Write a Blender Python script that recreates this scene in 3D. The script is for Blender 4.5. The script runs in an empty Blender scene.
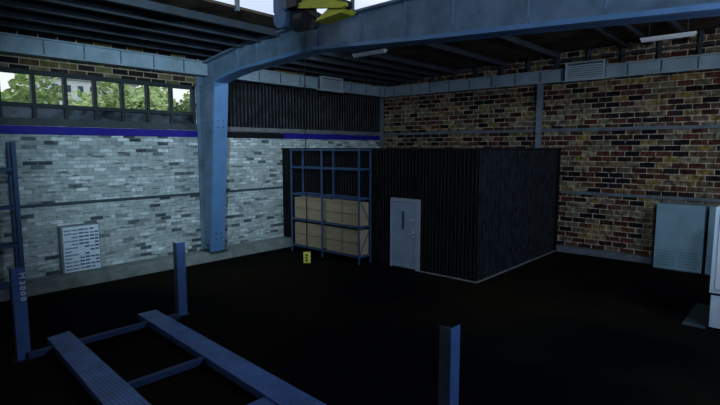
import bpy, bmesh, math, random
from mathutils import Vector, Matrix
random.seed(7)
scene = bpy.context.scene
COL = scene.collection
R = math.radians

# ------------------------------------------------------------------ camera
cam_d = bpy.data.cameras.new('camera')
cam = bpy.data.objects.new('camera', cam_d); COL.objects.link(cam)
cam_d.sensor_fit = 'HORIZONTAL'; cam_d.sensor_width = 36
cam_d.lens = 36 * 498.0 / 720.0
cam_d.clip_end = 300
pitch = math.atan(54.5 / 498.0)
cam.location = (0, 0, 3.7)
cam.rotation_euler = (R(90) - pitch, 0, R(41.805))
scene.camera = cam

# ------------------------------------------------------------------ exposure
vs = scene.view_settings
vs.view_transform = 'Standard'; vs.look = 'None'; vs.gamma = 1; vs.exposure = 0
vs.use_curve_mapping = False

# ------------------------------------------------------------------ sky
w = bpy.data.worlds.new('sky'); scene.world = w; w.use_nodes = True
nt = w.node_tree; nt.nodes.clear()
bg = nt.nodes.new('ShaderNodeBackground'); wo = nt.nodes.new('ShaderNodeOutputWorld')
tc = nt.nodes.new('ShaderNodeTexCoord'); nz = nt.nodes.new('ShaderNodeTexNoise'); rp = nt.nodes.new('ShaderNodeValToRGB')
nz.inputs['Scale'].default_value = 2.2
rp.color_ramp.elements[0].position = 0.42; rp.color_ramp.elements[0].color = (.56, .65, .86, 1)
rp.color_ramp.elements[1].position = 0.60; rp.color_ramp.elements[1].color = (.93, .94, 1, 1)
nt.links.new(tc.outputs['Generated'], nz.inputs['Vector']); nt.links.new(nz.outputs['Fac'], rp.inputs['Fac'])
nt.links.new(rp.outputs['Color'], bg.inputs['Color']); nt.links.new(bg.outputs['Background'], wo.inputs['Surface'])
bg.inputs['Strength'].default_value = 1.25

# ------------------------------------------------------------------ unseen fill lights added for the walls, frame and lift, without fixtures
def lamp(name, loc, target, power, size, color):
    l = bpy.data.lights.new(name, 'AREA'); l.energy = power; l.shape = 'DISK'; l.size = size; l.color = color
    o = bpy.data.objects.new(name, l); COL.objects.link(o); o.location = loc
    o.rotation_euler = (Vector(target) - Vector(loc)).to_track_quat('-Z', 'Y').to_euler()
    return o
def spot(name, loc, target, power, cone, blend, color):
    l = bpy.data.lights.new(name, 'SPOT'); l.energy = power; l.spot_size = R(cone); l.spot_blend = blend; l.color = color; l.shadow_soft_size = .25
    o = bpy.data.objects.new(name, l); COL.objects.link(o); o.location = loc
    o.rotation_euler = (Vector(target) - Vector(loc)).to_track_quat('-Z', 'Y').to_euler()
    return o
spot('wall_fill_spot', (-4.0, 1.5, 6.5), (-14.8, 8.2, 3.7), 2600, 54, 1, (.60, .85, 1))  # unseen spot added to brighten the white brick wall
spot('frame_fill_spot', (1.5, -1.0, 6.2), (-4.5, 8.7, 6.5), 1300, 70, .6, (.62, .80, 1))  # unseen spot added to brighten the frame web and flange edges
lamp('unseen_fill_light', (2.4, 8.0, 4.9), (-10, 7, 1.5), 185, .8, (.48, .68, 1))  # unseen source added on the right for the hall-facing sides
lamp('unseen_fill_light', (1.7, 10.6, 6.5), (-4.5, 18, 3.2), 115, .6, (.8, .9, 1))  # unseen source added for the brown brick wall and machine
lamp('unseen_fill_light', (-11.0, 10.0, 6.5), (-14.8, 10.8, 3.0), 42, .3, (.7, .88, 1))  # unseen source added for the bright wall patch beyond the column

# ------------------------------------------------------------------ materials
def new_mat(name):
    m = bpy.data.materials.new(name); m.use_nodes = True
    n = m.node_tree; b = n.nodes['Principled BSDF']
    return m, n, b
def plain(name, col, rough=.6, metal=0, var=.25, scale=3.0, spec=.3, bump=0, bscale=40):
    """paint or metal with worn, uneven colour"""
    m, n, b = new_mat(name)
    t = n.nodes.new('ShaderNodeTexCoord'); z = n.nodes.new('ShaderNodeTexNoise'); z.inputs['Scale'].default_value = scale
    z.inputs['Detail'].default_value = 6; z.inputs['Roughness'].default_value = .65
    r = n.nodes.new('ShaderNodeValToRGB'); r.color_ramp.elements[0].position = .3; r.color_ramp.elements[1].position = .7
    a = [c * (1 - var) for c in col]; d = [min(1, c * (1 + var)) for c in col]
    r.color_ramp.elements[0].color = (*a, 1); r.color_ramp.elements[1].color = (*d, 1)
    n.links.new(t.outputs['Object'], z.inputs['Vector']); n.links.new(z.outputs['Fac'], r.inputs['Fac'])
    n.links.new(r.outputs['Color'], b.inputs['Base Color'])
    b.inputs['Roughness'].default_value = rough; b.inputs['Metallic'].default_value = metal
    b.inputs['Specular IOR Level'].default_value = spec
    if bump:
        z2 = n.nodes.new('ShaderNodeTexNoise'); z2.inputs['Scale'].default_value = bscale
        bp = n.nodes.new('ShaderNodeBump'); bp.inputs['Strength'].default_value = bump; bp.inputs['Distance'].default_value = .02
        n.links.new(t.outputs['Object'], z2.inputs['Vector']); n.links.new(z2.outputs['Fac'], bp.inputs['Height']); n.links.new(bp.outputs['Normal'], b.inputs['Normal'])
    return m
def brick_mat(name, axis, bw, bh, mortar, ramp, mortar_col, stain=.35, msize=.012, stain_scale=.5, bands=None, streak=0, fscale=9):
    m, n, b = new_mat(name); L = n.links.new
    t = n.nodes.new('ShaderNodeTexCoord'); s = n.nodes.new('ShaderNodeSeparateXYZ'); c = n.nodes.new('ShaderNodeCombineXYZ')
    L(t.outputs['Object'], s.inputs[0]); L(s.outputs[axis], c.inputs['X']); L(s.outputs['Z'], c.inputs['Y'])
    k = n.nodes.new('ShaderNodeTexBrick'); k.offset = .5; k.squash = 1
    k.inputs['Color1'].default_value = (0, 0, 0, 1); k.inputs['Color2'].default_value = (1, 1, 1, 1); k.inputs['Mortar'].default_value = (0, 0, 0, 1)
    k.inputs['Scale'].default_value = 1; k.inputs['Mortar Size'].default_value = msize; k.inputs['Mortar Smooth'].default_value = .2
    k.inputs['Brick Width'].default_value = bw; k.inputs['Row Height'].default_value = bh; k.inputs['Bias'].default_value = 0
    L(c.outputs[0], k.inputs['Vector'])
    big = n.nodes.new('ShaderNodeTexNoise'); big.inputs['Scale'].default_value = stain_scale * 2.2; big.inputs['Detail'].default_value = 3
    L(t.outputs['Object'], big.inputs['Vector'])
    ad = n.nodes.new('ShaderNodeMath'); ad.operation = 'MULTIPLY_ADD'; ad.inputs[1].default_value = .5; 
    sb = n.nodes.new('ShaderNodeMath'); sb.operation = 'ADD'; sb.inputs[1].default_value = -.25
    L(big.outputs['Fac'], ad.inputs[0]); L(k.outputs['Color'], ad.inputs[2]); L(ad.outputs[0], sb.inputs[0])
    r = n.nodes.new('ShaderNodeValToRGB'); r.color_ramp.interpolation = 'CONSTANT' if bands else 'LINEAR'
    els = r.color_ramp.elements
    while len(els) > 1: els.remove(els[-1])
    els[0].position = ramp[0][0]; els[0].color = (*ramp[0][1], 1)
    for p, q in ramp[1:]:
        e = els.new(p); e.color = (*q, 1)
    L(sb.outputs[0], r.inputs['Fac'])
    fine = n.nodes.new('ShaderNodeTexNoise'); fine.inputs['Scale'].default_value = fscale; fine.inputs['Detail'].default_value = 8
    L(t.outputs['Object'], fine.inputs['Vector'])
    fr = n.nodes.new('ShaderNodeMapRange'); fr.inputs['From Min'].default_value = .3; fr.inputs['From Max'].default_value = .7
    fr.inputs['To Min'].default_value = 1 - stain; fr.inputs['To Max'].default_value = 1 + stain
    L(fine.outputs['Fac'], fr.inputs['Value'])
    mu = n.nodes.new('ShaderNodeVectorMath'); mu.operation = 'SCALE'
    mx = n.nodes.new('ShaderNodeMix'); mx.data_type = 'RGBA'
    L(k.outputs['Fac'], mx.inputs['Factor']); L(r.outputs['Color'], mx.inputs['A']); mx.inputs['B'].default_value = (*mortar_col, 1)
    L(mx.outputs['Result'], mu.inputs[0]); L(fr.outputs['Result'], mu.inputs['Scale'])
    last = mu.outputs['Vector']
    if streak:      # thin dark gaps where the paint has gone from the bed joints
        mp = n.nodes.new('ShaderNodeMapping'); mp.inputs['Scale'].default_value = (2.4, 2.4, 15); sn = n.nodes.new('ShaderNodeTexNoise'); sn.inputs['Scale'].default_value = 1; sn.inputs['Detail'].default_value = 3
        mr = n.nodes.new('ShaderNodeMapRange'); mr.inputs['From Min'].default_value = .58; mr.inputs['From Max'].default_value = .68; mr.inputs['To Min'].default_value = 1; mr.inputs['To Max'].default_value = 1 - streak
        m2 = n.nodes.new('ShaderNodeVectorMath'); m2.operation = 'SCALE'
        L(t.outputs['Object'], mp.inputs['Vector']); L(mp.outputs['Vector'], sn.inputs['Vector']); L(sn.outputs['Fac'], mr.inputs['Value'])
        L(last, m2.inputs[0]); L(mr.outputs['Result'], m2.inputs['Scale']); last = m2.outputs['Vector']
    L(last, b.inputs['Base Color'])
    b.inputs['Roughness'].default_value = .85; b.inputs['Specular IOR Level'].default_value = .15
    bp = n.nodes.new('ShaderNodeBump'); bp.inputs['Strength'].default_value = .5; bp.inputs['Distance'].default_value = .02; bp.invert = True
    L(k.outputs['Fac'], bp.inputs['Height']); L(bp.outputs['Normal'], b.inputs['Normal'])
    return m

M = {}
M['white_brick'] = brick_mat('painted_white_brick', 'Y', .34, .105, 1,
    [(0, (.07, .09, .10)), (.06, (.14, .17, .18)), (.14, (.38, .44, .44)), (.45, (.44, .50, .50)), (.7, (.50, .56, .56)), (.93, (.66, .74, .76)), (1, (.78, .84, .86))],
    (.30, .35, .36), stain=.2, msize=.007, stain_scale=.3, streak=.62)
M['red_brick'] = brick_mat('mixed_brown_brick', 'X', .45, .18, 1,
    [(0, (.008, .008, .012)), (.18, (.022, .016, .018)), (.28, (.06, .02, .016)), (.46, (.12, .045, .028)), (.56, (.12, .085, .05)), (.68, (.17, .14, .095)), (.82, (.18, .155, .10)), (.9, (.26, .17, .05)), (1, (.28, .23, .15))],
    (.50, .43, .32), stain=.8, msize=.014, stain_scale=.5, fscale=7)
M['brown_brick_side'] = brick_mat('mixed_brown_brick_above_windows', 'Y', .45, .17, 1,
    [(0, (.01, .009, .012)), (.35, (.03, .02, .02)), (.5, (.09, .05, .025)), (.75, (.14, .12, .04)), (1, (.2, .17, .1))],
    (.45, .38, .26), stain=.3, msize=.014, stain_scale=.5)
M['concrete'] = plain('dusty_concrete', (.24, .27, .26), .9, var=.3, scale=2.5, spec=.1, bump=.3)
M['concrete_blue'] = plain('painted_kerb', (.14, .17, .20), .8, var=.25, scale=3, spec=.2)
M['blue_beam'] = plain('blue_grey_beam_paint', (.35, .46, .54), .6, var=.25, scale=1.6, spec=.3)
M['frame_web'] = plain('dusty_blue_frame_paint', (.14, .21, .30), .65, var=.35, scale=1.8, spec=.3)
M['frame_flange'] = plain('blue_frame_paint', (.105, .23, .44), .45, var=.15, scale=2, spec=.5)
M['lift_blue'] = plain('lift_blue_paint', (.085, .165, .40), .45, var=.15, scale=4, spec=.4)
M['lift_shaded'] = plain('lift_shaded_face', (.13, .16, .22), .55, var=.15, scale=4)  # blue post paint greyed down for the side turned from the light
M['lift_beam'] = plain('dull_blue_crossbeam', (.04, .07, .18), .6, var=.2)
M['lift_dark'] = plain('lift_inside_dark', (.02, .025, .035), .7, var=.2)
M['rack_blue'] = plain('rack_blue_paint', (.045, .09, .19), .5, var=.15, scale=4)
M['rail_dark'] = plain('dark_steel_rail', (.05, .075, .085), .7, var=.2)
M['rail_grey'] = plain('grey_steel_rail', (.16, .19, .22), .7, var=.3)
M['pipe_grey'] = plain('grey_steel_post', (.22, .28, .33), .6, var=.2)
M['blue_band'] = plain('deep_blue_band_paint', (.018, .012, .28), .6, var=.12, scale=2)
M['black_band'] = plain('black_band_paint', (.004, .004, .006), .7, var=.2)
M['win_frame'] = plain('window_frame_paint', (.03, .042, .045), .6, var=.2)
M['win_sill'] = plain('window_sill_paint', (.055, .07, .075), .6, var=.2)
M['sill'] = plain('sill_paint', (.16, .17, .18), .7, var=.25)
M['roof'] = plain('dark_roof_boards', (.13, .095, .07), .85, var=.8, scale=.7, spec=.08)
M['purlin'] = plain('dark_purlin_steel', (.05, .062, .078), .7, var=.3, scale=2)
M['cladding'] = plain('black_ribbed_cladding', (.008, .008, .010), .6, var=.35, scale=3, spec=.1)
M['rib_light'] = plain('pale_rib_edges', (.035, .037, .045), .6, var=.85, scale=2.5, spec=.2)  # ribs paler than the black sheet behind them
M['box_front'] = plain('black_ribbed_cladding_shaded', (.005, .005, .006), .65, var=.4, scale=2, spec=.1)  # front cladding darkened as the cabin's shaded side
M['box_side'] = plain('black_ribbed_cladding_lit', (.021, .025, .034), .6, var=.85, scale=6, spec=.2)  # side ribs lightened as the side turned to the light
M['front_rib'] = plain('front_rib_shaded', (.015, .014, .017), .6, var=.7, scale=3, spec=.1)  # front ribs toned down with the shaded front
M['black'] = plain('black_trim', (.008, .009, .01), .6)
M['edge'] = plain('worn_metal_edge', (.22, .24, .25), .5)
M['door_paint'] = plain('door_blue_grey', (.27, .35, .46), .5, var=.12, scale=3)
M['door_frame'] = plain('door_frame_grey', (.34, .38, .44), .5, var=.1)
M['steel'] = plain('brushed_steel', (.6, .66, .7), .35, metal=.3, var=.1)
M['cab_paint'] = plain('cabinet_blue_grey', (.24, .40, .49), .5, var=.10, scale=2)
M['cab_dark'] = plain('cabinet_slot_dark', (.15, .26, .33), .6)
M['mach'] = plain('pale_machine_paint', (.70, .82, .92), .45, var=.1, scale=3)
M['white'] = plain('white_enamel', (.82, .87, .92), .5, var=.08)
M['lens'] = plain('frosted_lamp_cover', (.75, .78, .8), .5, var=.04)
M['vent'] = plain('grille_paint', (.50, .62, .68), .5, var=.1)
M['vent_dark'] = plain('grille_gap', (.10, .14, .18), .7)
M['sign_w'] = plain('parts_cabinet_white', (.72, .85, 1.0), .5, var=.12, scale=8)
M['sign_frame'] = plain('parts_cabinet_frame', (.20, .24, .26), .6)
M['sign_slot'] = plain('parts_cabinet_slot', (.09, .14, .25), .5, var=.5, scale=12)
M['yellow'] = plain('crane_yellow', (.50, .50, .04), .5, var=.15, scale=4)
M['crane_dark'] = plain('crane_dark_steel', (.015, .017, .022), .5)
M['crane_blue'] = plain('crane_motor_blue', (.035, .07, .14), .45, var=.35, scale=7)
M['pend_yellow'] = plain('control_yellow', (.9, .9, .12), .5, var=.08)
M['cable'] = plain('black_cable', (.01, .01, .012), .6)
M['leaf'] = plain('green_leaves', (.48, .60, .27), .8, var=.5, scale=1.3)
M['leaf_dark'] = plain('dark_green_leaves', (.33, .43, .24), .8, var=.5, scale=1.2)
M['bark'] = plain('tree_bark', (.12, .09, .06), .9)
M['grass'] = plain('grass_ground', (.10, .16, .06), .95, var=.3)
M['render_wall'] = plain('white_render', (.86, .88, .92), .8, var=.06)
M['house_glass'] = plain('dark_house_window', (.06, .07, .12), .3)
M['house_roof'] = plain('grey_house_roof', (.3, .32, .36), .8)
M['lettering'] = plain('white_lettering', (.85, .87, .95), .6, var=.02)

def floor_mat():
    m, n, b = new_mat('black_workshop_floor'); L = n.links.new
    t = n.nodes.new('ShaderNodeTexCoord'); z = n.nodes.new('ShaderNodeTexNoise'); z.inputs['Scale'].default_value = .22; z.inputs['Detail'].default_value = 3
    r = n.nodes.new('ShaderNodeValToRGB'); e = r.color_ramp.elements
    e[0].position = .42; e[0].color = (.0025, .003, .005, 1); e[1].position = .62; e[1].color = (.013, .011, .006, 1)
    L(t.outputs['Object'], z.inputs['Vector']); L(z.outputs['Fac'], r.inputs['Fac']); L(r.outputs['Color'], b.inputs['Base Color'])
    b.inputs['Roughness'].default_value = .9; b.inputs['Specular IOR Level'].default_value = .02
    return m
M['floor'] = floor_mat()
def tread_mat():
    m, n, b = new_mat('blue_tread_plate'); L = n.links.new
    t = n.nodes.new('ShaderNodeTexCoord'); mp = n.nodes.new('ShaderNodeMapping'); mp.inputs['Rotation'].default_value = (0, 0, R(45))
    k = n.nodes.new('ShaderNodeTexChecker'); k.inputs['Scale'].default_value = 24
    k.inputs['Color1'].default_value = (.12, .25, .60, 1); k.inputs['Color2'].default_value = (.06, .125, .34, 1)
    z = n.nodes.new('ShaderNodeTexNoise'); z.inputs['Scale'].default_value = 2.5; z.inputs['Detail'].default_value = 6
    f = n.nodes.new('ShaderNodeMapRange'); f.inputs['From Min'].default_value = .3; f.inputs['From Max'].default_value = .7; f.inputs['To Min'].default_value = .7; f.inputs['To Max'].default_value = 1.3
    v = n.nodes.new('ShaderNodeVectorMath'); v.operation = 'SCALE'
    L(t.outputs['Object'], mp.inputs['Vector']); L(mp.outputs['Vector'], k.inputs['Vector']); L(t.outputs['Object'], z.inputs['Vector'])
    L(z.outputs['Fac'], f.inputs['Value']); L(k.outputs['Color'], v.inputs[0]); L(f.outputs['Result'], v.inputs['Scale']); L(v.outputs['Vector'], b.inputs['Base Color'])
    bp = n.nodes.new('ShaderNodeBump'); bp.inputs['Strength'].default_value = .4; bp.inputs['Distance'].default_value = .01
    L(k.outputs['Fac'], bp.inputs['Height']); L(bp.outputs['Normal'], b.inputs['Normal'])
    b.inputs['Roughness'].default_value = .5
    return m
M['tread'] = tread_mat()
def crate_mat():
    m, n, b = new_mat('brown_crate_board'); L = n.links.new
    t = n.nodes.new('ShaderNodeTexCoord'); mp = n.nodes.new('ShaderNodeMapping'); mp.inputs['Scale'].default_value = (1.2, 1.2, 14)
    z = n.nodes.new('ShaderNodeTexNoise'); z.inputs['Scale'].default_value = 2; z.inputs['Detail'].default_value = 8
    r = n.nodes.new('ShaderNodeValToRGB'); e = r.color_ramp.elements
    e[0].position = .3; e[0].color = (.36, .27, .17, 1); e[1].position = .7; e[1].color = (.48, .37, .24, 1)
    L(t.outputs['Object'], mp.inputs['Vector']); L(mp.outputs['Vector'], z.inputs['Vector']); L(z.outputs['Fac'], r.inputs['Fac']); L(r.outputs['Color'], b.inputs['Base Color'])
    b.inputs['Roughness'].default_value = .85
    return m
M['crate'] = crate_mat()
M['crate_batten'] = plain('crate_batten_wood', (.28, .21, .14), .85, var=.2, scale=6)
def glass_mat(name, tint, gloss):
    m = bpy.data.materials.new(name); m.use_nodes = True; n = m.node_tree; n.nodes.clear(); L = n.links.new
    a = n.nodes.new('ShaderNodeBsdfTransparent'); a.inputs['Color'].default_value = (*tint, 1)
    g = n.nodes.new('ShaderNodeBsdfGlossy'); g.inputs['Roughness'].default_value = .08
    x = n.nodes.new('ShaderNodeMixShader'); x.inputs['Fac'].default_value = gloss; o = n.nodes.new('ShaderNodeOutputMaterial')
    L(a.outputs[0], x.inputs[1]); L(g.outputs[0], x.inputs[2]); L(x.outputs[0], o.inputs['Surface'])
    return m
M['glass'] = glass_mat('clear_window_glass', (.92, .95, .92), .03)
M['glass_sky'] = glass_mat('rooflight_glass', (.97, .98, 1), .02)
def mottled_glass():
    m = bpy.data.materials.new('mottled_lower_glass'); m.use_nodes = True; n = m.node_tree; n.nodes.clear(); L = n.links.new
    a = n.nodes.new('ShaderNodeBsdfTransparent'); a.inputs['Color'].default_value = (.14, .18, .24, 1)
    g = n.nodes.new('ShaderNodeBsdfPrincipled'); g.inputs['Roughness'].default_value = .3
    t = n.nodes.new('ShaderNodeTexCoord'); z = n.nodes.new('ShaderNodeTexNoise'); z.inputs['Scale'].default_value = 3; z.inputs['Detail'].default_value = 6
    r = n.nodes.new('ShaderNodeValToRGB'); e = r.color_ramp.elements
    e[0].position = .35; e[0].color = (.012, .014, .02, 1); e[1].position = .65; e[1].color = (.15, .18, .23, 1)  # pane colour mottled from near black to blue grey
    L(t.outputs['Object'], z.inputs['Vector']); L(z.outputs['Fac'], r.inputs['Fac']); L(r.outputs['Color'], g.inputs['Base Color'])
    x = n.nodes.new('ShaderNodeMixShader'); x.inputs['Fac'].default_value = .65; o = n.nodes.new('ShaderNodeOutputMaterial')
    L(a.outputs[0], x.inputs[1]); L(g.outputs[0], x.inputs[2]); L(x.outputs[0], o.inputs['Surface'])
    return m
M['mottled_glass'] = mottled_glass()

# ------------------------------------------------------------------ helpers
def bx(bm, x0, x1, y0, y1, z0, z1):
    vs_ = [bm.verts.new(p) for p in ((x0,y0,z0),(x1,y0,z0),(x1,y1,z0),(x0,y1,z0),(x0,y0,z1),(x1,y0,z1),(x1,y1,z1),(x0,y1,z1))]
    for f in ((3,2,1,0),(4,5,6,7),(0,1,5,4),(1,2,6,5),(2,3,7,6),(3,0,4,7)): bm.faces.new([vs_[i] for i in f])
def prism(bm, pts, axis, a, b):
    """polygon of 2-D points pushed along an axis: axis 'y' takes (x,z) points, 'x' takes (y,z), 'z' takes (x,y)"""
    def P(p, t):
        return {'y': (p[0], t, p[1]), 'x': (t, p[0], p[1]), 'z': (p[0], p[1], t)}[axis]
    A = [bm.verts.new(P(p, a)) for p in pts]; B = [bm.verts.new(P(p, b)) for p in pts]; n = len(pts)
    bm.faces.new(A); bm.faces.new(B[::-1])
    for i in range(n): bm.faces.new((A[i], B[i], B[(i+1) % n], A[(i+1) % n]))
def cyl(bm, c, axis, r, l, seg=20, r2=None):
    m = bmesh.ops.create_cone(bm, cap_ends=True, segments=seg, radius1=r, radius2=r if r2 is None else r2, depth=l)
    rot = {'x': Matrix.Rotation(R(90), 3, 'Y'), 'y': Matrix.Rotation(R(90), 3, 'X'), 'z': Matrix.Identity(3)}[axis]
    bmesh.ops.rotate(bm, verts=m['verts'], cent=(0,0,0), matrix=rot); bmesh.ops.translate(bm, verts=m['verts'], vec=c)
def obj(name, bm, mat, parent=None, bevel=0, smooth=False):
    bmesh.ops.recalc_face_normals(bm, faces=bm.faces)
    me = bpy.data.meshes.new(name); bm.to_mesh(me); bm.free()
    o = bpy.data.objects.new(name, me); COL.objects.link(o)
    if mat: me.materials.append(M[mat])
    if smooth:
        for p in me.polygons: p.use_smooth = True
    if bevel:
        b = o.modifiers.new('bevel', 'BEVEL'); b.width = bevel; b.segments = 2; b.limit_method = 'ANGLE'
    if parent is not None:
        o.parent = parent; o.matrix_parent_inverse = Matrix.Translation(-parent.location)
    return o
def part(name, boxes, mat, parent=None, bevel=0):
    bm = bmesh.new()
    for b in boxes: bx(bm, *b)
    return obj(name, bm, mat, parent, bevel)
def tag(o, label, cat, group=None):
    o['label'] = label; o['category'] = cat
    if group: o['group'] = group
    return o
def thing(name, loc, label, cat, group=None):
    o = bpy.data.objects.new(name, None); COL.objects.link(o); o.location = loc; o.empty_display_size = .2
    return tag(o, label, cat, group)
def struct(o): o['kind'] = 'structure'; return o

XW, YW = -14.85, 18.15
XR, YN = 3.5, -4.0
ROOF = lambda x: 6.72 + .037 * (x - XW)

# ------------------------------------------------------------------ setting
struct(part('floor', [(XW-.3, XR+.3, YN-.3, YW+.3, -.3, 0)], 'floor'))
struct(part('wall_left', [(XW-.3, XW, YN, YW, 0, 4.43), (XW-.3, XW, 8.62, YW, 4.43, 5.66)], 'white_brick'))
struct(part('wall_left_upper', [(XW-.3, XW, YN, YW, 5.66, 6.75)], 'brown_brick_side'))
struct(part('wall_back', [(XW-.3, XR+.3, YW, YW+.3, 0, 7.6)], 'red_brick'))
struct(part('wall_right', [(XR, XR+.3, YN, YW, 0, 7.6)], 'concrete'))
struct(part('wall_front', [(XW-.3, XR+.3, YN-.3, YN, 0, 7.6)], 'concrete'))
# kerbs at the foot of the walls
struct(part('baseboard_left', [(XW, -14.25, YN, 12.15, 0, .32)], 'concrete', bevel=.02))
struct(part('baseboard_back', [(-6.5, XR, 17.85, YW, 0, .22)], 'concrete_blue', bevel=.02))
# roof with its opening under the raised rooflight
OX0, OX1, OY1 = -10.05, -4.6, 11.0
bm = bmesh.new()
def slab(x0, x1, y0, y1):
    prism(bm, [(x0, ROOF(x0)), (x1, ROOF(x1)), (x1, ROOF(x1)+.06), (x0, ROOF(x0)+.06)], 'y', y0, y1)
slab(XW-.3, OX0, YN-.3, YW+.3); slab(OX1, XR+.3, YN-.3, YW+.3); slab(OX0, OX1, OY1, YW+.3); slab(OX0, OX1, YN-.3, -2.5)
struct(obj('ceiling', bm, 'roof'))
# purlins along the hall, an upper rooflight with glazed sides
k = 0
for x in (-14.3, -13.45, -12.55, -11.7, -10.85, -8.75, -6.8, -4.55, -3.9, -2.95, -1.1, .8, 2.6):
    y0 = OY1 + .02 if OX0 < x < OX1 else YN
    k += 1
    z = ROOF(x)
    bm = bmesh.new(); bx(bm, x-.05, x+.05, y0, YW, z-.19, z-.17); bx(bm, x-.012, x+.012, y0, YW, z-.17, z-.005)
    struct(obj('trim_%d' % k, bm, 'purlin'))
struct(part('ceiling_rooflight', [(OX0-.1, OX1+.1, -2.6, OY1+.1, 8.8, 8.95), (OX1, OX1+.1, -2.5, OY1, 7.13, 8.8)], 'roof'))
k0 = k
ys = [-2.45, .1, 2.4, 4.7, 7.0, 9.2, 10.93]
bm = bmesh.new()
for y in ys: bx(bm, OX0-.06, OX0+.03, y-.04, y+.04, 6.85, 8.8)
for x in (-8.1, -6.3): bx(bm, x-.04, x+.04, OY1-.03, OY1+.06, 6.9, 8.8)
struct(obj('window_2', bm, 'rail_grey'))
struct(part('window_2_glass', [(OX0-.04, OX0-.03, -2.5, OY1, 6.9, 8.8), (OX0, OX1, OY1+.02, OY1+.03, 7.1, 8.8)], 'glass_sky'))

# blue band, rails and cladding on the left wall
struct(part('trim_20', [(XW, XW+.03, YN, 9.0, 4.05, 4.26), (XW, XW+.03, 12.25, YW, 4.05, 4.26)], 'blue_band'))
struct(part('trim_21', [(XW, XW+.03, 9.0, 12.25, 4.05, 4.26)], 'black_band'))
struct(part('trim_22', [(XW, XW+.05, YN, 12.15, 2.18, 2.25)], 'rail_dark'))
struct(part('trim_23', [(XW, XW+.08, 9.2, YW, 4.28, 4.42)], 'sill'))
bm = bmesh.new()
bx(bm, XW, XW+.02, 9.25, YW, 4.42, 6.0)
struct(obj('trim_24', bm, 'cladding'))
bm = bmesh.new(); y = 9.3
while y < 17.9:
    prism(bm, [(XW+.02, y), (XW+.05, y+.02), (XW+.05, y+.035), (XW+.02, y+.055)], 'z', 4.42, 6.0); y += .155
struct(obj('trim_29', bm, 'rib_light'))
# rails and posts on the back wall
struct(part('trim_25', [(XW, XR, YW-.06, YW, 4.28, 4.39)], 'rail_grey'))
struct(part('trim_26', [(-6.5, XR, YW-.06, YW, 2.09, 2.19)], 'rail_grey'))
struct(part('trim_27', [(-7.46, -7.29, YW-.2, YW-.03, 0, 6.05)], 'pipe_grey'))
struct(part('trim_28', [(XW+.02, XW+.14, YW-.2, YW-.06, 0, 6.05)], 'rail_grey'))

# window strip
win = struct(bpy.data.objects.new('window_1', None)); COL.objects.link(win); win.location = (XW, 5, 4.43)
ys = [8.56 - .745 * i for i in range(0, 16)]
f = [(XW-.12, XW+.02, YN, 8.62, 5.56, 5.68), (XW-.12, XW+.04, YN, 8.62, 4.74, 4.84), (XW-.14, XW+.06, YN, 8.62, 4.28, 4.46), (XW-.1, XW+.02, 8.52, 8.62, 4.4, 5.66)]
part('window_frame', f[:2] + f[3:], 'win_frame', win)
part('sill', [f[2]], 'win_sill', win)
for i, y in enumerate(ys):
    part('mullion', [(XW-.12, XW+.03, y-.045, y+.045, 4.44, 5.58)], 'win_frame', win)
    if i < len(ys) - 1:
        part('pane', [(XW-.07, XW-.06, y-.745+.045, y-.045, 4.84, 5.56)], 'glass', win)
        part('lower_pane', [(XW-.07, XW-.06, y-.745+.045, y-.045, 4.45, 4.75)], 'mottled_glass', win)

# ------------------------------------------------------------------ long steel beams on the walls
def wall_beam(name, axis, a, b, label, gaps):
    t = thing(name, ((XW, a, 6.02) if axis == 'y' else (a, YW, 6.02)), label, 'steel beam')
    def q(u0, u1, d0, d1, z0, z1):
        return (XW+d0, XW+d1, u0, u1, z0, z1) if axis == 'y' else (u0, u1, YW-d1, YW-d0, z0, z1)
    D = .36 if axis == 'y' else .22
    part('web', [q(a, b, .02, D-.06, 6.05, 6.40)], 'blue_beam', t)
    part('flange', [q(a, b, 0, D, 6.0, 6.045)], 'blue_beam', t)
    part('flange', [q(a, b, 0, D, 6.405, 6.44)], 'blue_beam', t)
    u = a + .6
    while u < b:
        if not any(g0 < u < g1 for g0, g1 in gaps):
            part('stiffener', [q(u-.012, u+.012, D-.06, D-.02, 6.045, 6.405)], 'frame_web', t)
        u += .95
    return t
b1 = wall_beam('wall_beam', 'y', YN+.1, YW-.25, 'pale blue steel beam running above the windows on the white brick wall', [(8.4, 9.4)])
b2 = wall_beam('wall_beam', 'x', XW+.25, XR-.1, 'pale blue steel beam running across the top of the brown brick wall', [])
# small upright brackets between the back beam and the roof, with a thin tie
u = XW + .7
while u < XR - .3:
    zt = ROOF(u) - .02
    part('bracket', [(u-.05, u+.05, YW-.12, YW-.02, 6.44, zt), (u-.03, u+.09, YW-.16, YW-.12, zt-.16, zt-.05)], 'purlin', b2)
    u += 1.05
part('tie_rail', [(XW+3, XR-.3, YW-.15, YW-.11, 6.72, 6.76)], 'purlin', b2)

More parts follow.
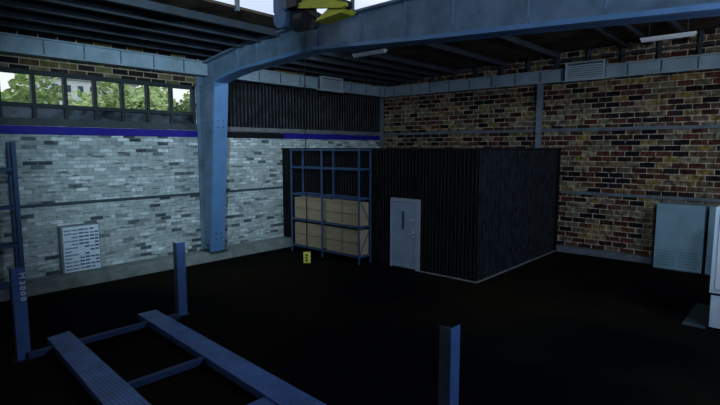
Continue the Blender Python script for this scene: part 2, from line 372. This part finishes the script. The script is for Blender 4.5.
# ------------------------------------------------------------------ portal frame
FY0, FY1 = 8.66, 9.16
YM = (FY0 + FY1) / 2
pf = thing('portal_frame', (-14.5, YM, .32), 'big blue steel portal frame standing between the windows and the black cladding', 'steel frame')
bot = [(-13.77, 5.72), (-13.2, 5.84), (-12.4, 5.95), (-11.2, 6.01), (-10.2, 6.07), (-9.3, 6.115), (-8.3, 6.05), (-6.1, 5.905), (-3.2, 5.75), (-1.0, 5.62), (1.2, 5.5), (3.4, 5.38)]
top = lambda x: 6.46 + (x + 14.2) * .14 if x < -12.4 else (6.712 + (x + 12.4) * .05 if x < -10.3 else 6.817 + (x+10.3) * .01)
bm = bmesh.new()
up = [(x, top(x)) for x in (-14.48, -13.3, -12.4, -11.3, -10.3, -8, -6, -3, 0, 3.4)]
prism(bm, up + [(x, z) for x, z in reversed(bot)] + [(XW+.02, 5.60), (XW+.02, 5.98), (-14.48, 5.98)], 'y', YM-.03, YM+.03)
obj('beam_web', bm, 'frame_web', pf)
def strip(pts, th, y0, y1):
    bm = bmesh.new()
    prism(bm, pts + [(x, z+th) for x, z in reversed(pts)], 'y', y0, y1); return bm
obj('bottom_flange', strip(bot, .085, FY0, FY1), 'frame_flange', pf)
obj('top_flange', strip([(x, z-.05) for x, z in up], .05, FY0+.05, FY1-.05), 'frame_web', pf)
for i, x in enumerate((-12.8, -11.85, -10.9, -9.86, -9.35, -7.93, -6.63, -5.45, -3.9, -2.6, -1.2, .3)):
    xs = [p[0] for p in bot]
    j = max(q for q in range(len(bot)-1) if xs[q] <= x); t_ = (x - xs[j]) / (xs[j+1] - xs[j]); zb = bot[j][1] * (1-t_) + bot[j+1][1] * t_
    part('stiffener', [(x-.012, x+.012, FY0+.17, FY1-.17, zb+.06, top(x)-.05)], 'frame_web', pf)
# column: web plate, inner flange facing the hall, outer flange at the wall, end plates
cx = lambda z: -14.235 + (z - .34) * .090            # the column widens towards the knee
def cprism(x_in, x_out, y0, y1, z0, z1):
    bm = bmesh.new(); prism(bm, [(x_in(z0), z0), (x_out(z0), z0), (x_out(z1), z1), (x_in(z1), z1)], 'y', y0, y1); return bm
obj('column_web', cprism(lambda z: XW+.05, lambda z: cx(z)-.05, YM-.03, YM+.03, .34, 5.65), 'frame_web', pf)
obj('column_flange', cprism(lambda z: cx(z)-.09, cx, FY0, FY1, .34, 5.72), 'frame_flange', pf)
part('column_flange', [(XW+.01, XW+.06, FY0, FY1, .34, 5.99)], 'frame_web', pf)
obj('column_side_plate', cprism(lambda z: XW+.06, lambda z: cx(z)-.09, FY0+.10, FY0+.13, .5, 5.72), 'frame_web', pf)
for z in (1.7, 3.2, 4.5, 5.55): part('stiffener', [(XW+.06, cx(z)-.09, FY0+.08, FY1-.08, z, z+.03)], 'frame_flange', pf)
part('base_plate', [(XW+.01, -14.12, FY0-.08, FY1+.08, .32, .345)], 'rail_dark', pf)
bm = bmesh.new()
for z in (.75, .92, 4.35, 4.55):
    for yy in (YM-.09, YM+.09): cyl(bm, (cx(z)+.005, yy, z), 'x', .022, .03, 8)
obj('bolts', bm, 'rail_dark', pf)['kind'] = 'stuff'

# ------------------------------------------------------------------ vents on the beams
def vent(axis, u0, u1, z0, z1, label):
    if axis == 'y': F = lambda a, b, d0, d1, c, d: (XW+.36+d0, XW+.36+d1, a, b, c, d); loc = (XW+.36, u0, z0)
    else: F = lambda a, b, d0, d1, c, d: (a, b, YW-.22-d1, YW-.22-d0, c, d); loc = (u0, YW-.22, z0)
    t = thing('ventilation_grille', loc, label, 'vent')
    part('casing', [F(u0, u1, 0, .1, z0, z1)], 'vent_dark', t)
    part('frame', [F(u0, u1, .1, .16, z0, z0+.06), F(u0, u1, .1, .16, z1-.05, z1), F(u0, u0+.06, .1, .16, z0+.06, z1-.05), F(u1-.06, u1, .1, .16, z0+.06, z1-.05)], 'vent', t)
    n = 6
    for i in range(n):
        z = z0 + .08 + (z1-z0-.16) * i / n
        part('louvre', [F(u0+.06, u1-.06, .1, .145, z, z+(z1-z0-.16)/n*.62)], 'vent', t)
    part('bracket_shelf', [F(u0-.1, u1+.1, 0, .12, z0-.03, z0)], 'vent', t)
vent('y', 13.75, 15.0, 5.98, 6.50, 'small pale grey louvred vent on the beam above the black cladding')
vent('x', -6.42, -5.15, 6.0, 6.6, 'pale grey louvred vent on the beam above the brown brick wall')

# ------------------------------------------------------------------ fluorescent lamps under the roof
def tube_light(x0, x1, y, z, label):
    t = thing('fluorescent_light', ((x0+x1)/2, y, z), label, 'ceiling light', 'fluorescent lights under the roof')
    part('housing', [(x0, x1, y-.09, y+.09, z, z+.05)], 'white', t, bevel=.01)
    bm = bmesh.new(); prism(bm, [(y-.08, z), (y-.05, z-.06), (y+.05, z-.06), (y+.08, z)], 'x', x0+.03, x1-.03)
    obj('diffuser', bm, 'lens', t)
    for x in (x0+.2, x1-.2):
        bm = bmesh.new(); h = ROOF(x) - z - .05; cyl(bm, (x, y, z+.05+h/2), 'z', .01, h, 8); obj('hanger', bm, 'purlin', t)
tube_light(-10.85, -9.57, 11.85, 6.58, 'pale fluorescent light hanging behind the blue portal beam, nearer the white brick wall')
tube_light(-3.6, -2.32, 15.45, 6.6, 'pale fluorescent light hanging high before the brown brick wall, near its vent')

# ------------------------------------------------------------------ black office box
BX0, BX1, BY, BZ = XW+.01, -6.55, 12.17, 3.70
bx_t = thing('black_cabin', (-10.7, BY, 0), 'black ribbed cabin with a grey door in the corner of the hall', 'cabin')
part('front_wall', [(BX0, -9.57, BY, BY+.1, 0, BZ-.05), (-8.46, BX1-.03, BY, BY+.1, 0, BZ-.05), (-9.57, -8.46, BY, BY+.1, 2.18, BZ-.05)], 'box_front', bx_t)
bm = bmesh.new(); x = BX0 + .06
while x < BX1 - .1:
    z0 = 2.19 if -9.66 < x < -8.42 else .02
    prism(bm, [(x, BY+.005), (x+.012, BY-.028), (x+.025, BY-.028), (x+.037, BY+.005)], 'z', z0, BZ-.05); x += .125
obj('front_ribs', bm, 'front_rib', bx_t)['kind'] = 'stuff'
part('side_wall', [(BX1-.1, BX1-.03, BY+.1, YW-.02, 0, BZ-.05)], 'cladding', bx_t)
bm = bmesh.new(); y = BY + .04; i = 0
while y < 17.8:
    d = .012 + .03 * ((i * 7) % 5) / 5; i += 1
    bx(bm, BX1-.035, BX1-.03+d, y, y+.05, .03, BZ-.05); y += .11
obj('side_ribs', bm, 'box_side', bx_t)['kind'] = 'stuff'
part('roof_cap', [(BX0, BX1+.05, BY-.04, YW-.02, BZ-.05, BZ)], 'black', bx_t)
part('base_trim', [(BX1-.02, BX1+.04, BY-.04, 17.84, 0, .03), (-8.44, BX1+.04, BY-.06, BY-.02, 0, .03)], 'edge', bx_t)
d = part('door', [(-9.52, -8.6, BY-.03, BY+.03, .03, 2.06)], 'door_paint', bx_t, bevel=.005)
part('slit_window', [(-9.13, -9.04, BY-.04, BY-.03, 1.22, 1.78)], 'house_glass', d)
part('handle', [(-8.74, -8.68, BY-.05, BY-.03, 1.0, 1.22), (-8.83, -8.66, BY-.09, BY-.07, 1.09, 1.12), (-8.69, -8.66, BY-.09, BY-.05, 1.09, 1.12)], 'steel', d)
part('lock_plate', [(-8.8, -8.66, BY-.045, BY-.03, 1.5, 1.56)], 'steel', d)
part('notice', [(-9.15, -9.02, BY-.036, BY-.03, 1.8, 1.92)], 'door_frame', d)
part('door_frame', [(-9.57, -9.52, BY-.05, BY+.05, 0, 2.17), (-8.6, -8.46, BY-.05, BY+.05, 0, 2.17), (-9.52, -8.6, BY-.05, BY+.05, 2.07, 2.17)], 'door_frame', bx_t)

# ------------------------------------------------------------------ racks
def rack(px, y0, y1, zs, top, label, pw=.045):
    t = thing('storage_rack', ((px[0]+px[-1])/2, y0, 0), label, 'storage rack')
    for x in px:
        for y in (y0, y1): part('post', [(x-pw/2, x+pw/2, y-pw/2, y+pw/2, 0, top)], 'rack_blue', t)
    for z in zs:
        h = .05
        for y in (y0, y1): part('shelf_beam', [(px[0], px[-1], y-.018, y+.018, z-h, z)], 'rack_blue', t)
        for x in px: part('side_beam', [(x-.018, x+.018, y0, y1, z-h, z)], 'rack_blue', t)
        if z < 1.5: part('shelf', [(px[0]+.03, px[-1]-.03, y0+.02, y1-.02, z-.015, z)], 'lift_dark', t)
    return t
rt = rack([-13.60, -12.05, -10.37], 11.55, 12.10, [.27, 1.22, 2.11, 3.05, 3.66], 3.69, 'blue steel rack holding brown crates, standing against the black cabin')
bm = bmesh.new(); prism(bm, [(11.58, .3), (11.6, .3), (12.08, 1.15), (12.06, 1.15)], 'x', -10.355, -10.34)
prism(bm, [(12.06, 1.25), (12.08, 1.25), (11.6, 2.05), (11.58, 2.05)], 'x', -10.355, -10.34)
obj('diagonal_brace', bm, 'rack_blue', rt)
def crate(x0, x1, z0, z1, label):
    y0, y1 = 11.6, 12.05
    t = thing('wooden_crate', ((x0+x1)/2, y0, z0), label, 'crate', 'brown crates in the blue rack')
    part('body', [(x0, x1, y0, y1, z0, z1)], 'crate', t, bevel=.01)
    xm = (x0+x1)/2
    part('batten', [(xm-.035, xm+.035, y0-.012, y0, z0, z1)], 'crate_batten', t)
    zm = (z0+z1)/2
    part('batten', [(x0, xm-.035, y0-.01, y0, zm-.02, zm+.02), (xm+.035, x1, y0-.01, y0, zm-.02, zm+.02)], 'crate_batten', t)
crate(-13.5, -12.12, 1.225, 1.97, 'brown crate in the rack, upper shelf, left bay')
crate(-11.9, -10.4, 1.225, 1.97, 'brown crate in the rack, upper shelf, right bay nearer the door')
crate(-13.5, -12.12, .275, 1.08, 'brown crate in the rack, lowest shelf, left bay above the yellow control')
crate(-11.9, -10.4, .275, 1.08, 'brown crate in the rack, lowest shelf, right bay nearer the door')

# rack at the left edge, running along the white wall
t = thing('storage_rack', (-14.0, 2.2, 0), 'blue steel rack at the left edge before the white brick wall', 'storage rack')
for x in (-13.8, -14.18):
    for y in (3.31, 1.2): part('post', [(x-.05, x+.05, y-.045, y+.045, 0, 3.84)], 'rack_blue', t)
for z in (3.24, 2.34, 1.44, .5):
    for x in (-13.8, -14.18): part('shelf_beam', [(x-.02, x+.02, 1.2, 3.31, z-.07, z)], 'rack_blue', t)
    part('side_beam', [(-14.18, -13.8, 3.295, 3.325, z-.06, z)], 'rack_blue', t)

# ------------------------------------------------------------------ parts cabinet leaning by the wall on the kerb
t = thing('parts_cabinet', (-14.7, 4.9, .32), 'white small-parts cabinet with rows of dark slots, standing on the kerb', 'cabinet')
part('body', [(-14.84, -14.62, 4.42, 5.41, .325, 1.62)], 'sign_frame', t)
part('front_panel', [(-14.62, -14.6, 4.47, 5.38, .36, 1.59)], 'sign_w', t)
rows, cols = 12, [(4.5, 4.66, .74), (4.68, 4.83, .74), (4.86, 4.98, .8), (5.0, 5.11, .9), (5.14, 5.24, .85), (5.26, 5.36, .95)]
rnd = random.Random(3)
for r_ in range(rows):
    z = .42 + r_ * .096
    for a, b_, pr in cols:
        if rnd.random() < pr:
            h = rnd.uniform(.028, .05)
            if pr < .75: part('slot', [(-14.602, -14.592, a, b_, z, z+.026)], 'sign_slot', t)
            else: part('slot', [(-14.602, -14.592, a, b_, z, z+h)], 'sign_slot', t)

# ------------------------------------------------------------------ four-post car lift
lift = thing('four_post_car_lift', (-6.5, 3.6, 0), 'blue four-post car lift with two tread-plate runways in the foreground', 'car lift')
def post(px, py):
    """tall box post: blue face to the hall, front face greyed as its shaded side, dark shade block in the open top"""
    a, b_ = .078, .1
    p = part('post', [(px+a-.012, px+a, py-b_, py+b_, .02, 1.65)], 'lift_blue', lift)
    part('front_face', [(px-a, px+a-.013, py-b_, py-b_+.012, .02, 1.65)], 'lift_shaded', p)  # grey tone stands in for shade on this face
    part('back_faces', [(px-a, px-a+.012, py-b_+.013, py+b_, .02, 1.6), (px-a+.013, px+a-.013, py+b_-.012, py+b_, .02, 1.6)], 'lift_dark', p)  # rear faces toned dark so the top opening reads as shaded
    part('inner_shade_block', [(px-a+.014, px+a-.014, py-b_+.014, py+b_-.014, .02, 1.56)], 'lift_dark', p)  # dark block standing in for the shade inside the open post
    part('base_plate', [(px-a-.05, px+a+.05, py-b_-.05, py+b_+.05, 0, .02)], 'lift_dark', p)
    return p
pa = post(-10.03, 2.325); post(-10.13, 5.37); post(-2.958, 4.88); post(-2.85, 1.8)
runs = [[(-10.41, 2.81), (-2.6, 2.16), (-2.6, 2.72), (-10.49, 3.22)], [(-10.5, 4.56), (-2.6, 3.97), (-2.6, 4.46), (-10.48, 4.96)]]
for r_ in runs:
    bm = bmesh.new(); prism(bm, r_, 'z', .135, .15); o = obj('runway', bm, 'tread', lift)
    bm = bmesh.new()
    ins = [(p[0], p[1]) for p in r_]
    for (p, q), s in (((ins[0], ins[1]), 1), ((ins[3], ins[2]), -1)):
        prism(bm, [p, q, (q[0], q[1]+s*.02), (p[0], p[1]+s*.02)], 'z', .03, .134)
    obj('side_channel', bm, 'lift_blue', o)
part('crossbeam', [(-9.98, -9.88, 2.37, 5.19, .03, .13)], 'lift_beam', lift)
part('crossbeam', [(-7.53, -7.43, 2.75, 4.6, .03, .13)], 'lift_beam', lift)
part('jack_bridge', [(-5.6, -5.05, 2.6, 4.25, .03, .125)], 'lift_blue', lift)
part('crossbeam', [(-2.97, -2.87, 1.92, 4.77, .03, .13)], 'lift_beam', lift)
def text_mesh(s, size, mat, parent, loc, rot):
    c = bpy.data.curves.new('lettering', 'FONT'); c.body = s; c.size = size; c.extrude = .002; c.offset = .005; c.space_character = 1.1
    tmp = bpy.data.objects.new('tmp_text', c); COL.objects.link(tmp); bpy.context.view_layer.update()
    me = bpy.data.meshes.new_from_object(tmp.evaluated_get(bpy.context.evaluated_depsgraph_get()))
    bpy.data.objects.remove(tmp); me.materials.clear(); me.materials.append(M[mat])
    o = bpy.data.objects.new('lettering', me); COL.objects.link(o)
    me.transform(Matrix.Translation(loc) @ rot.to_4x4())
    o.parent = parent
    return o
# characters read downwards on the +X face
rot = Matrix(((0, 0, 1), (0, 1, 0), (-1, 0, 0)))
for ch, z in (('M', 1.565), ('3', 1.42), ('0', 1.325), ('0', 1.23), ('0', 1.135)):
    text_mesh(ch, .118, 'lettering', pa, (-9.945, 2.335, z), rot @ Matrix.Diagonal((1.15, 1, 1)))

# ------------------------------------------------------------------ wall cabinets at the right
def locker(x0, x1, label):
    y0, y1 = 17.2, 17.84
    t = thing('metal_cabinet', ((x0+x1)/2, y0, 0), label, 'cabinet')
    part('body', [(x0, x1, y0+.03, y1, .04, 2.03)], 'cab_paint', t, bevel=.01)
    part('plinth', [(x0+.04, x1-.04, y0+.06, y1, 0, .04)], 'black', t)
    xm = (x0+x1)/2
    for a, b_, hx in ((x0+.015, xm-.0015, xm-.1), (xm+.0015, x1-.015, xm+.04)):
        dd = part('door', [(a, b_, y0, y0+.03, .07, 2.0)], 'cab_paint', t, bevel=.001)
        part('handle', [(hx, hx+.07, y0-.02, y0, 1.04, 1.06)], 'steel', dd)
        part('louvres', [(a+.06, b_-.06, y0-.012, y0, .18+i*.085, .2+i*.085) for i in range(6)], 'cab_dark', dd)
locker(-3.3, -2.07, 'blue-grey double-door metal cabinet standing against the brown brick wall')
locker(-1.98, -.7, 'blue-grey metal cabinet at the right edge, mostly behind the pale machine')

# pale machine cut by the right edge, with the lit floor patch beside it laid as a sheet
t = thing('machine_cabinet', (-.9, 12.1, 0), 'pale grey-blue machine cabinet in two sections cut by the right edge', 'machine')
part('lower_body', [(-1.26, -.3, 12.13, 12.8, .05, .72)], 'mach', t, bevel=.015)
part('upper_body', [(-1.29, -.3, 12.1, 12.8, .77, 2.52)], 'mach', t, bevel=.015)
part('gap_strip', [(-1.25, -.3, 12.16, 12.78, .72, .77)], 'black', t)
part('foot', [(-1.24, -1.16, 12.15, 12.25, 0, .05), (-1.24, -1.16, 12.65, 12.75, 0, .05)], 'black', t)
part('front_panel', [(-1.2, -.36, 12.08, 12.1, .86, 2.44)], 'white', t, bevel=.006)
tag(part('lit_floor_patch', [(-1.72, -1.3, 12.1, 14.0, 0, .015)], 'rail_dark'), 'thin grey sheet in place of the lit patch of floor beside the pale machine cabinet', 'light patch')  # thin sheet standing in for light falling on the floor

# ------------------------------------------------------------------ crane hoist in the top of the picture, and its hanging control
cr = thing('crane_hoist', (-7.2, 6.5, 6.1), 'yellow overhead crane hoist with dark motor drum at the top of the picture', 'crane')
bm = bmesh.new(); cyl(bm, (-7.38, 6.62, 6.14), 'x', .21, .36, 28); obj('cable_drum', bm, 'crane_dark', cr)
bm = bmesh.new(); cyl(bm, (-7.72, 6.42, 6.17), 'y', .19, .2, 24); obj('motor', bm, 'crane_blue', cr, bevel=.012)
part('motor_housing', [(-7.95, -7.3, 6.35, 6.8, 6.3, 6.6)], 'crane_blue', cr, bevel=.02)
part('junction_box', [(-7.5, -7.2, 6.3, 6.5, 6.3, 6.7)], 'crane_dark', cr, bevel=.01)
bm = bmesh.new(); prism(bm, [(-7.22, 6.27), (-6.1, 6.08), (-6.02, 6.10), (-6.02, 6.16), (-6.4, 6.27), (-6.45, 6.33), (-7.22, 6.36)], 'y', 6.35, 6.42); obj('trolley_side_plate', bm, 'yellow', cr)
part('trolley_box', [(-7.26, -6.4, 6.43, 6.75, 6.32, 6.97)], 'yellow', cr, bevel=.01)
bm = bmesh.new(); prism(bm, [(-6.86, 5.985), (-6.2, 6.035), (-6.12, 6.09), (-6.5, 6.16)], 'y', 6.43, 6.75); obj('guide_arm', bm, 'yellow', cr)
bm = bmesh.new(); prism(bm, [(-7.2, 6.28), (-7.1, 6.3), (-6.62, 6.05), (-6.72, 6.0)], 'y', 6.44, 6.5); obj('strut', bm, 'crane_dark', cr)
bm = bmesh.new(); cyl(bm, (-6.13, 6.5, 6.16), 'y', .075, .16, 16); obj('buffer', bm, 'crane_dark', cr)
bm = bmesh.new(); cyl(bm, (-7.05, 6.6, 6.0), 'y', .09, .1, 16); bx(bm, -7.08, -7.02, 6.56, 6.64, 6.0, 6.3); obj('hook_block', bm, 'crane_dark', cr)
part('bridge_beam', [(OX0+.02, OX1-.02, 6.4, 6.7, 7.12, 7.35)], 'yellow', cr)

pc = thing('pendant_control', (-7.09, 6.385, 1.6), 'yellow crane control hanging on a thin black cable', 'crane control')
bm = bmesh.new(); cyl(bm, (-7.09, 6.385, (1.68+6.262)/2), 'z', .009, 4.582, 8); obj('cable', bm, 'cable', pc)
def turned(bm):
    bmesh.ops.rotate(bm, verts=bm.verts, cent=(-7.09, 6.385, 1.6), matrix=Matrix.Rotation(R(48), 3, 'Z')); return bm
bm = bmesh.new(); bx(bm, -7.16, -7.02, 6.355, 6.415, 1.48, 1.70); obj('control_box', turned(bm), 'pend_yellow', pc, bevel=.012)
bm = bmesh.new()
for z in (1.64, 1.59, 1.54): cyl(bm, (-7.095, 6.35, z), 'y', .02, .012, 12)
obj('push_buttons', turned(bm), 'lift_dark', pc)

# ------------------------------------------------------------------ outside: ground, trees, apartment building
struct(part('ground', [(-120, XW-.35, -40, 90, -.2, -.05)], 'grass'))
def crown(bm, c, r, n, rng, s=.3):
    for _ in range(n):
        v = Vector((rng.gauss(0, 1), rng.gauss(0, 1), rng.gauss(0, 1))).normalized() * (r * (.55 + .45 * rng.random()))
        p = Vector(c) + Vector((v.x, v.y, v.z * .85))
        a = Vector((rng.uniform(-1, 1), rng.uniform(-1, 1), rng.uniform(-.6, .6))).normalized(); b_ = a.orthogonal().normalized(); k_ = s * rng.uniform(.6, 1.2)
        q = [p + a*k_, p + b_*k_*.6, p - a*k_, p - b_*k_*.6]
        bm.faces.new([bm.verts.new(z_) for z_ in q])
def tree(seed, mat, label):
    rng = random.Random(seed)
    t = thing('leafy_tree', (0, 0, 0), label, 'tree', 'trees outside the windows')
    bm = bmesh.new()
    for _ in range(26): crown(bm, (rng.uniform(-1.5, 1.5), rng.uniform(-1.8, 1.8), rng.uniform(3.4, 6.5)), rng.uniform(.7, 1.2), 200, rng, .2)
    obj('crown', bm, mat, t)
    bm = bmesh.new(); cyl(bm, (0, 0, 2.2), 'z', .24, 4.4, 10, .12); obj('trunk', bm, 'bark', t)
    return t
protos = [tree(1, 'leaf', ''), tree(2, 'leaf_dark', '')]
spots = [(-24.5, 5.0, 0, .95, 'green tree outside, seen through the leftmost window pane'),
         (-32.5, 9.2, 1, .86, 'darker green tree outside, just left of the white building'),
         (-25.0, 10.2, 0, .90, 'green tree outside, below the white building'),
         (-32.5, 15.3, 0, 1.10, 'bright green tree outside, behind the middle window panes'),
         (-25.0, 15.4, 1, .92, 'darker green tree outside, behind the last pane beside the blue column'),
         (-39.5, 20.5, 0, 1.2, 'farthest green tree outside, rising behind the crowns right of the building')]
used = set()
for i, (x, y, k_, s, lab) in enumerate(spots):
    src = protos[k_]
    if k_ in used:
        o = src.copy(); COL.objects.link(o)
        for ch in src.children:
            c = ch.copy(); COL.objects.link(c); c.parent = o
    else: o = src; used.add(k_)
    o.location = (x, y, -.05); o.rotation_euler.z = i * 1.3; o.scale = (s, s, s); o['label'] = lab

hb = thing('apartment_building', (-60, 24, 0), 'distant white building with rows of dark windows beyond the trees', 'building')
part('walls', [(-66, -60, 17.6, 27.2, -.05, 11.0)], 'render_wall', hb)
part('roof', [(-66.3, -59.7, 17.3, 27.5, 11.0, 11.25)], 'house_roof', hb)
for zz in (9.7, 8.1):
    for j in range(7): part('window', [(-60.0, -59.95, 18.3 + j*1.25, 18.85 + j*1.25, zz, zz+.75)], 'house_glass', hb)
